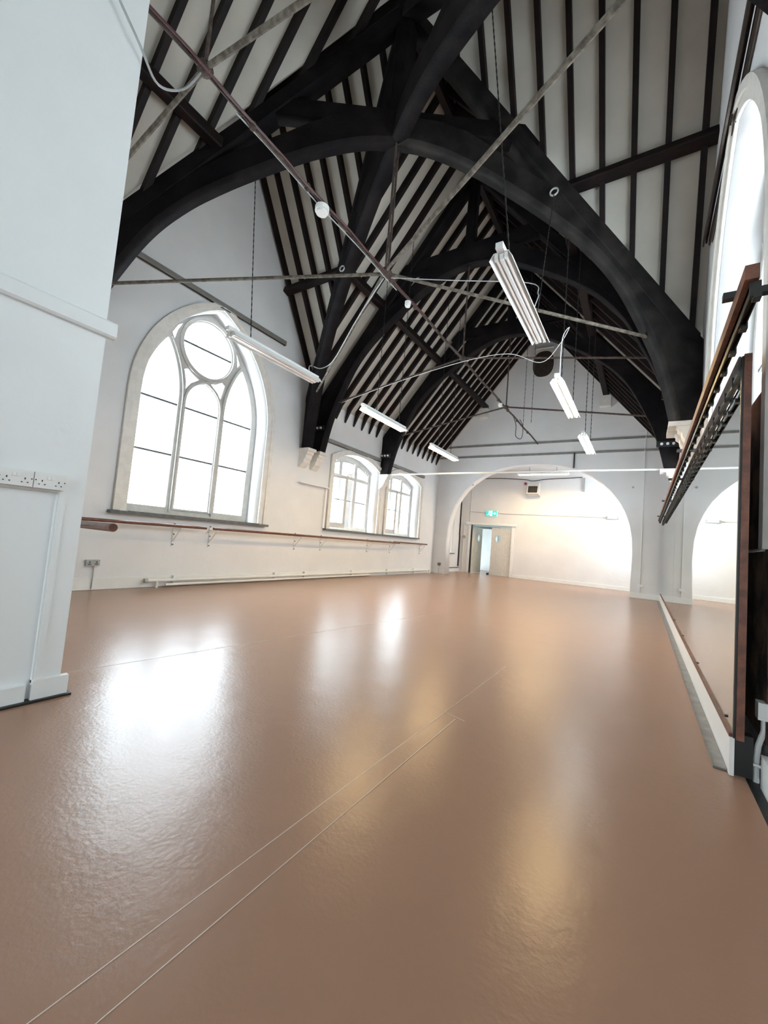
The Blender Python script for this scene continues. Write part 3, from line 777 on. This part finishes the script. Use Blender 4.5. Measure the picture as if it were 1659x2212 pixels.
# pale inner door in the corridor and an unseen lamp added to light it
dd = D.objects.new('door_2', None); COL.objects.link(dd); dd.location = (-6.6, 19.3, 0); setp(dd, kind='structure')
obj('door_leaf', box(NB(), -7.05, -5.9, 19.33, 19.39, 0, 2.0), M_WHITE, dd)
obj('lintel', box(NB(), -7.1, -5.8, 19.31, 19.4, 2.0, 2.1), M_SILL, dd)
t = thing('corridor_fill_lamp', (-5.2, 18.2, 2.68), 'unseen flat lamp added to light the corridor behind the door', 'lamp')
obj('diffuser', box(NB(), -5.6, -4.8, 17.9, 18.1, 2.64, 2.69), M_CORL, t)
# exit sign
t = thing('exit_sign', (-5.29, YA-.03, 2.5), 'lit green exit sign with running figure and arrow above the door', 'sign')
obj('sign_box', box(NB(), -5.53, -5.07, YA-.05, YA, 2.38, 2.62), M_PLAST, t)
obj('sign_face', box(NB(), -5.515, -5.085, YA-.056, YA-.05, 2.392, 2.608), M_GREEN, t)
bm = NB(); Y0, Y1 = YA-.06, YA-.056
def sp2(pts): prism(bm, [(a, Y0, b) for a, b in pts], [(a, Y1, b) for a, b in pts])
disc(bm, (-5.395, YA-.058, 2.575), (0, 1, 0), .018, .004, 12)
sp2([(-5.42, 2.55), (-5.385, 2.555), (-5.375, 2.50), (-5.405, 2.49)])
sp2([(-5.405, 2.50), (-5.38, 2.50), (-5.345, 2.45), (-5.355, 2.41), (-5.37, 2.41), (-5.365, 2.45)])
sp2([(-5.41, 2.50), (-5.39, 2.49), (-5.425, 2.44), (-5.465, 2.435), (-5.465, 2.45), (-5.43, 2.455)])
sp2([(-5.385, 2.55), (-5.35, 2.52), (-5.325, 2.53), (-5.33, 2.515), (-5.355, 2.505), (-5.39, 2.53)])
sp2([(-5.345, 2.60), (-5.27, 2.60), (-5.27, 2.40), (-5.335, 2.40), (-5.335, 2.45), (-5.31, 2.47), (-5.31, 2.54), (-5.345, 2.555)])
sp2([(-5.23, 2.515), (-5.17, 2.515), (-5.17, 2.555), (-5.11, 2.50), (-5.17, 2.445), (-5.17, 2.485), (-5.23, 2.485)])
obj('sign_symbol', bm, M_SIGNW, t)
# heater / speaker box
t = thing('fan_heater', (-3.66, YA-.2, 3.5), 'cream box heater with dark grille hung high on the alcove wall', 'heater')
bm = NB(); prism(bm, [(-3.87, YA-.42, 3.28), (-3.45, YA-.42, 3.28), (-3.45, YA-.30, 3.72), (-3.87, YA-.30, 3.72)], [(-3.87, YA-.02, 3.22), (-3.45, YA-.02, 3.22), (-3.45, YA-.02, 3.74), (-3.87, YA-.02, 3.74)])
obj('case', bm, M_DOOR, t)
bm = NB(); prism(bm, [(-3.83, YA-.425, 3.32), (-3.49, YA-.425, 3.32), (-3.49, YA-.355, 3.58), (-3.83, YA-.355, 3.58)], [(-3.83, YA-.405, 3.32), (-3.49, YA-.405, 3.32), (-3.49, YA-.335, 3.58), (-3.83, YA-.335, 3.58)])
obj('grille', bm, M_BLACK, t)
bm = NB(); bar(bm, (-3.80, YA-.15, 3.74), (-3.80, YA-.15, 4.25), .03, .01); bar(bm, (-3.52, YA-.15, 3.74), (-3.52, YA-.15, 4.25), .03, .01)
obj('bracket', bm, M_GREYP, t)
setp(obj('alarm_sounder', disc(NB(), (-4.02, YA-.03, 3.73), (0, 1, 0), .05, .06, 14), M_RED), 'small round red alarm left of the box heater', 'alarm')
cable('cable', [(-6.2, YA-.03, 3.93), (-5.0, YA-.03, 3.95), (-4.0, YA-.04, 3.88), (-3.75, YA-.05, 3.83), (-3.2, YA-.03, 3.90), (-2.4, YA-.03, 3.93), (-2.0, YA-.03, 3.96)], .014, M_BLACK, 'thick black cable sagging along the top of the alcove wall')
setp(obj('bracket_strip', box(NB(), -1.98, -1.90, YA-.05, YA, 3.42, 3.93), M_GREYP), 'short vertical grey bracket at the end of the black cable', 'bracket')
t = thing('emergency_light', (-.97, YA-.05, 2.5), 'pale bulkhead emergency light on the alcove wall at right', 'light')
obj('body', bar(NB(), (-1.18, YA-.04, 2.49), (-.78, YA-.04, 2.49), .07, .11, chamfer=.02), M_GREYP, t)
obj('diffuser', bar(NB(), (-1.12, YA-.085, 2.49), (-.84, YA-.085, 2.49), .03, .08, chamfer=.012), M_PLAST, t)
cable('cable', [(-6.22, YA-.012, 2.55), (-5.53, YA-.012, 2.52)], .008, M_GREYP, 'thin surface wire from the corner to the exit sign')
cable('cable', [(-5.07, YA-.012, 2.53), (-4.6, YA-.012, 2.50), (-3.0, YA-.012, 2.50), (-1.18, YA-.012, 2.49)], .008, M_GREYP, 'thin surface wire from the exit sign to the emergency light')
cable('cable', [(-6.24, YA-.012, 3.6), (-6.235, YA-.012, 2.8), (-6.23, YA-.012, 2.1)], .009, M_GREYP, 'thin vertical wire above the left side of the door')
setp(obj('conduit', tube(NB(), [(XL+.03, 16.22, 3.2), (XL+.03, 16.24, 1.55), (XL+.05, 16.22, 1.5), (XL+.03, 16.27, 1.4), (XL+.03, 16.28, .22)], .03, 8), M_BLACK), 'thick black pipe down the left side of the alcove', 'pipe')
setp(obj('call_point', disc(NB(), (-6.42, YA-.03, 1.47), (0, 1, 0), .07, .05, 14), M_GREYP), 'small grey round fitting left of the door frame', 'fitting')
cable('cable', [(-6.45, YA-.012, 2.0), (-6.44, YA-.012, 1.52), (-6.44, YA-.012, .15)], .01, M_PLAST, 'thin white pipe running down left of the door frame')
setp(obj('conduit', tube(NB(), [(XL+.03, YE+.45, .17), (XL+.03, 16.36, .17)], .018, 8), M_SILL), 'grey pipe low along the left side of the alcove', 'pipe')

# ------------------------------------------------------------------ left wall things
def track(x, y0, y1, z, label, m=M_TRACK, sg=1):
    t = thing('blind_rail', (x, (y0+y1)/2, z), label, 'rail')
    bm = NB(); bar(bm, (x+sg*.045, y0, z), (x+sg*.045, y1, z), .075, .085, chamfer=.008)
    obj('rail_body', bm, m, t)
    bm = NB(); box(bm, x+sg*.025-.02, x+sg*.025+.04, y0-.012, y0, z-.05, z+.05); box(bm, x+sg*.025-.02, x+sg*.025+.04, y1, y1+.012, z-.05, z+.05)
    obj('end_cap', bm, m, t)
    obj('track_slot', box(NB(), x+sg*.045-.012, x+sg*.045+.012, y0+.02, y1-.02, z-.052, z-.04), M_BLACK, t)
track(XL, 2.74, 5.78, 5.03, 'long grey blind rail above the big arched window')
track(XL, 7.30, 9.76, 3.36, 'grey blind rail above the nearer of the smaller windows')
track(XL, 10.16, 12.58, 3.36, 'grey blind rail above the smaller window by the corner')
t = thing('blind_rail', (XR, 4.4, 5.03), 'dark brown grooved rail high on the right wall above the arched window', 'rail')
for i, (a, h) in enumerate(((.03, 0), (.06, .035), (.09, 0.0))):
    obj('groove_strip', bar(NB(), (XR-a, 2.2, 5.0+h), (XR-a, 5.98, 5.0+h), .018, .07), M_VENT if i != 1 else M_RAFT, t)
obj('backing_board', bar(NB(), (XR-.012, 2.2, 5.07), (XR-.012, 6.0, 5.07), .02, .12), M_STONE, t)
# ballet barres on the left wall
BX, BZ = XL+.22, 1.00
def bracket(par, y):
    bm = NB()
    bar(bm, (XL+.008, y, .66), (XL+.008, y, 1.05), .03, .012, up=(1, 0, 0))
    bar(bm, (XL+.01, y, .965), (BX+.01, y, .965), .022, .014)
    bar(bm, (XL+.014, y, .74), (BX-.01, y, .955), .022, .010, up=(0, 0, 1))
    bk = obj('wall_bracket', bm, M_WHITE, par)
    bm = NB(); disc(bm, (XL+.02, y, .69), (1, 0, 0), .012, .012, 8); disc(bm, (XL+.02, y, .86), (1, 0, 0), .012, .012, 8); disc(bm, (XL+.02, y, 1.03), (1, 0, 0), .012, .012, 8)
    obj('screw', bm, M_SILL, bk)
for y0, y1, bs, lb in ((1.25, 4.30, (2.1, 3.85), 'brown wooden barre rail at the left end, below the big arched window'),
                       (4.44, 7.42, (4.52, 6.65), 'brown wooden barre rail second from left, starting beneath the big window'),
                       (7.43, 10.95, (7.52, 9.5), 'brown wooden barre rail below the nearer of the smaller windows'),
                       (10.70, 12.95, (10.72, 12.72), 'brown wooden barre rail ending at the far corner of the left wall')):
    t = thing('ballet_barre', (BX, (y0+y1)/2, BZ), lb, 'barre')
    off = .052 if y0 == 10.70 else 0
    obj('rail', tube(NB(), [(BX-off, y0, BZ+off*.4), (BX-off, y1, BZ+off*.4)], .024, 14), M_BARRE, t)
    for b in bs: bracket(t, b)
t = thing('ballet_barre', (-3.4, 1.28, .98), 'thick stub of brown barre poking out behind the white partition', 'barre')
obj('rail', tube(NB(), [(-5.2, 1.28, .985), (-2.88, 1.28, .985)], .027, 20), M_BARRE, t)
bm = NB(); bar(bm, (-3.45, 1.085, .95), (-3.45, 1.28, .95), .03, .02); bar(bm, (-5.0, 1.085, .95), (-5.0, 1.28, .95), .03, .02)
obj('wall_bracket', bm, M_SILL, t)
# twin heating pipes along the left wall
t = thing('heating_pipe', (XL+.1, 8.2, .08), 'pair of white heating pipes running low along the left wall', 'pipe')
for (x, z, y0, y1, r) in ((XL+.10, .115, 3.45, 13.15, .026), (XL+.12, .045, 3.75, 9.6, .02)):
    obj('pipe', tube(NB(), [(x, y0, z), (x, y1, z)], r, 10), M_WHITE, t)
bm = NB(); tube(bm, [(XL+.10, 3.62, .10), (XL+.10, 3.62, .0)], .02, 8); tube(bm, [(XL+.10, 13.1, .115), (XL+.14, 13.32, .14), (XL+.14, 13.36, .0)], .026, 8)
obj('pipe_drop', bm, M_WHITE, t)
bm = NB()
for y in (3.9, 6.1, 7.0, 8.8, 10.6, 12.3): box(bm, XL+.02, XL+.09, y-.008, y+.008, .03, .18)
obj('pipe_bracket', bm, M_WHITE, t)
obj('end_cap', tube(NB(), [(XL+.10, 3.42, .115), (XL+.10, 3.47, .115)], .036, 12), M_GREYP, t)
# socket with lead
t = thing('wall_socket', (XL, 2.72, .39), 'grey metal double socket low on the left wall with lead below', 'socket')
obj('faceplate', box(NB(), XL+.0, XL+.045, 2.63, 2.80, .345, .43), M_GREYP, t)
bm = NB()
for y in (2.67, 2.76): box(bm, XL+.045, XL+.05, y-.02, y+.02, .365, .375); box(bm, XL+.045, XL+.05, y-.006, y+.006, .39, .41)
obj('pin_slots', bm, M_BLACK, t)
obj('lead', tube(NB(), [(XL+.03, 2.735, .345), (XL+.03, 2.735, .17), (XL+.035, 2.73, .02)], .008, 6), M_GREYP, t)
# shelf rail left of the smaller windows
t = thing('wall_shelf', (XL+.1, 7.0, 2.19), 'narrow white shelf rail below the corbels, left of the smaller window', 'shelf')
obj('board', bar(NB(), (XL+.06, 6.56, 2.19), (XL+.06, 7.56, 2.19), .12, .025, chamfer=.006), M_WHITE, t)
obj('upright', box(NB(), XL+.0, XL+.05, 7.50, 7.56, 1.22, 2.18), M_WHITE, t)
# sockets on the partition face
def twin_socket(y0, label):
    t = thing('wall_socket', (-2.83, y0+.073, 1.22), label, 'socket')
    fx = -2.832
    obj('faceplate', box(NB(), fx, fx+.03, y0, y0+.146, 1.178, 1.264), M_PLAST, t)
    bm = NB()
    for k in (-1, 1):
        yc = y0+.073+k*.038
        box(bm, fx+.0295, fx+.031, yc-.0025, yc+.0025, 1.214, 1.224)
        box(bm, fx+.0295, fx+.031, yc-.016, yc-.009, 1.197, 1.202)
        box(bm, fx+.0295, fx+.031, yc+.009, yc+.016, 1.197, 1.202)
        box(bm, fx+.0295, fx+.031, y0+.073+k*.066-.003, y0+.073+k*.066+.003, 1.218, 1.224)
    obj('pin_slots', bm, M_BLACK, t)['kind'] = 'stuff'
    for k in (-1, 1):
        yc = y0+.073+k*.009
        obj('switch_rocker', box(NB(), fx+.03, fx+.034, yc-.008, yc+.008, 1.228, 1.246), M_WHITE, t)
twin_socket(.825, 'white double socket on the partition, the one nearer its edge')
twin_socket(.675, 'white double socket on the partition at the left border of photo')

# ------------------------------------------------------------------ mirror wall on the right
MX = 0.41
def mirror_panel(y0, y1, label):
    t = thing('wall_mirror', (MX, (y0+y1)/2, .2), label, 'mirror')
    obj('mirror_glass', box(NB(), MX, MX+.008, y0, y1, .215, 2.18), M_MIRROR, t)
    obj('backing_board', box(NB(), MX+.009, MX+.04, y0, y1, .216, 2.19), M_BROWN, t)
    return t
t = mirror_panel(2.80, 8.10, 'tall mirror panel nearest the camera on the right')
obj('edge_strip', box(NB(), MX-.002, MX+.008, 2.775, 2.80, .205, 2.19), M_BLACK, t)
obj('edge_board', box(NB(), MX+.008, MX+.04, 2.77, 2.80, .20, 2.20), M_BROWN, t)
bm = NB()
bm.free()
for y in (3.0, 4.4, 5.9, 7.4): obj('mirror_clip', box(NB(), MX-.008, MX, y-.006, y+.006, .24, .252), M_DMET, t)
t = mirror_panel(8.112, 13.60, 'tall mirror panel farther down the right wall, reaching the far corner')
# top channel and outer sliding track
t = thing('mirror_top_rail', (MX, 8, 2.21), 'grey toothed metal rail along the top edge of the mirrors', 'rail')
bm = NB(); box(bm, MX-.012, MX-.001, 2.80, 13.6, 2.19, 2.20); box(bm, MX-.016, MX-.001, 2.80, 13.6, 2.095, 2.11); box(bm, MX-.012, MX-.001, 2.80, 13.6, 2.11, 2.19)
obj('channel', bm, M_RAILM, t)
n = 42
for i in range(n):
    y = 2.95+i*.255
    bm = box(NB(), MX-.022, MX-.012, y-.03, y+.03, 2.07, 2.13)
    obj('hanger_plate', bm, M_DMET, t)
t = thing('sliding_track', (.33, 7.8, 2.26), 'long brown board with dark toothed sliding track above the mirrors', 'track')
obj('wooden_board', box(NB(), .300, .345, 2.02, 13.55, 2.19, 2.25), M_BROWN, t)
bm = NB(); box(bm, .322, .350, 2.05, 13.55, 2.165, 2.19); box(bm, .322, .326, 2.05, 13.55, 2.135, 2.19); box(bm, .346, .350, 2.05, 13.55, 2.135, 2.19)
obj('metal_channel', bm, M_DMET, t)
for i in range(44):
    y = 2.06+i*.262
    bm = NB(); box(bm, .330, .356, y-.022, y+.022, 2.122, 2.15); disc(bm, (.338, y, 2.145), (1, 0, 0), .012, .03, 8)
    obj('roller_plate', bm, M_DMET, t)
obj('end_plate', box(NB(), .318, .354, 2.04, 2.05, 2.128, 2.19), M_DMET, t)
for i, y in enumerate((2.27, 5.3, 7.1, 9.6, 12.8)):
    nm = ('nearest the camera', 'second from the camera', 'in the middle of the row', 'fourth from the camera', 'at the far end')[i]
    setp(obj('track_bracket', box(NB(), .262, XR, y-.018, y+.018, 2.251, 2.281), M_BLACK), 'black bracket bar carrying the sliding track, %s' % nm, 'bracket')
# kick board, floor rail, dark gap behind
setp(obj('trim_7', box(NB(), MX-.008, MX+.012, 2.83, 13.82, .002, .195), M_WHITE), kind='structure')
setp(obj('mirror_foot_rail', box(NB(), MX-.012, MX+.03, 2.82, 13.6, .195, .214), M_BROWN), 'thin brown wooden rail at the foot of the mirrors', 'rail')
bm = NB(); box(bm, MX-.062, MX-.010, 2.87, 13.7, .002, .012); bar(bm, (MX-.064, 2.87, .006), (MX-.064, 13.7, .006), .006, .012)
setp(obj('floor_rail', bm, M_STEEL), 'flat grey metal strip on the floor along the mirror kick board', 'strip')
bm = NB(); box(bm, MX+.012, .50, 2.86, 2.92, .0, .205); box(bm, MX+.014, MX+.034, 2.9, 13.7, 0, .2)
setp(obj('trim_8', bm, M_BLACK), kind='structure')
setp(plate('trim_9', rect(2.87, 13.7, .18, 2.1), [], .03, onX(XR-.017), M_GRIMSHADE), kind='structure')  # dark sheet on the wall: dirt plus painted shade of the mirror gap
# pipe work at the foot of the right wall
t = thing('wall_socket', (XR, 2.86, .38), 'dusty white socket box behind the near mirror edge', 'socket')
obj('box', box(NB(), XR-.065, XR-.002, 2.86, 2.93, .30, .385), M_PLAST, t)
obj('cable_pipe', tube(NB(), [(XR-.035, 2.895, .30), (XR-.035, 2.895, .24), (XR-.055, 2.90, .16), (XR-.06, 2.90, .10), (XR-.06, 2.90, -.02)], .013, 8), M_PLAST, t)
cable('cable', [(.49, 2.88, .07), (.53, 2.85, .075), (XR-.02, 2.80, .06), (XR-.005, 2.72, .05)], .008, M_PLAST, 'short white cable crossing the pipe by the near mirror edge')

# ------------------------------------------------------------------ seams in the vinyl floor
def seam(x0, y0, x1, y1, w=.005, m=M_SEAM, h=.0012):
    bm = NB(); bar(bm, (x0, y0, h/2), (x1, y1, h/2), w, h)
    return obj('seam', bm, m, fl)
seam(-1.04, -1.0, -1.02, 3.84, .003)
seam(-.92, -1.0, -.935, 2.45, .003)
seam(-1.02, 2.50, -.88, 2.46, .003)
seam(-3.2, 1.25, -3.02, 2.8, .004)
seam(-3.02, 2.8, -2.6, 6.2, .002)
bm = NB(); bar(bm, (-.98, -1.0, .0004), (-.978, 2.46, .0004), .10, .0008); obj('tape_strip', bm, M_FLOOR, fl)
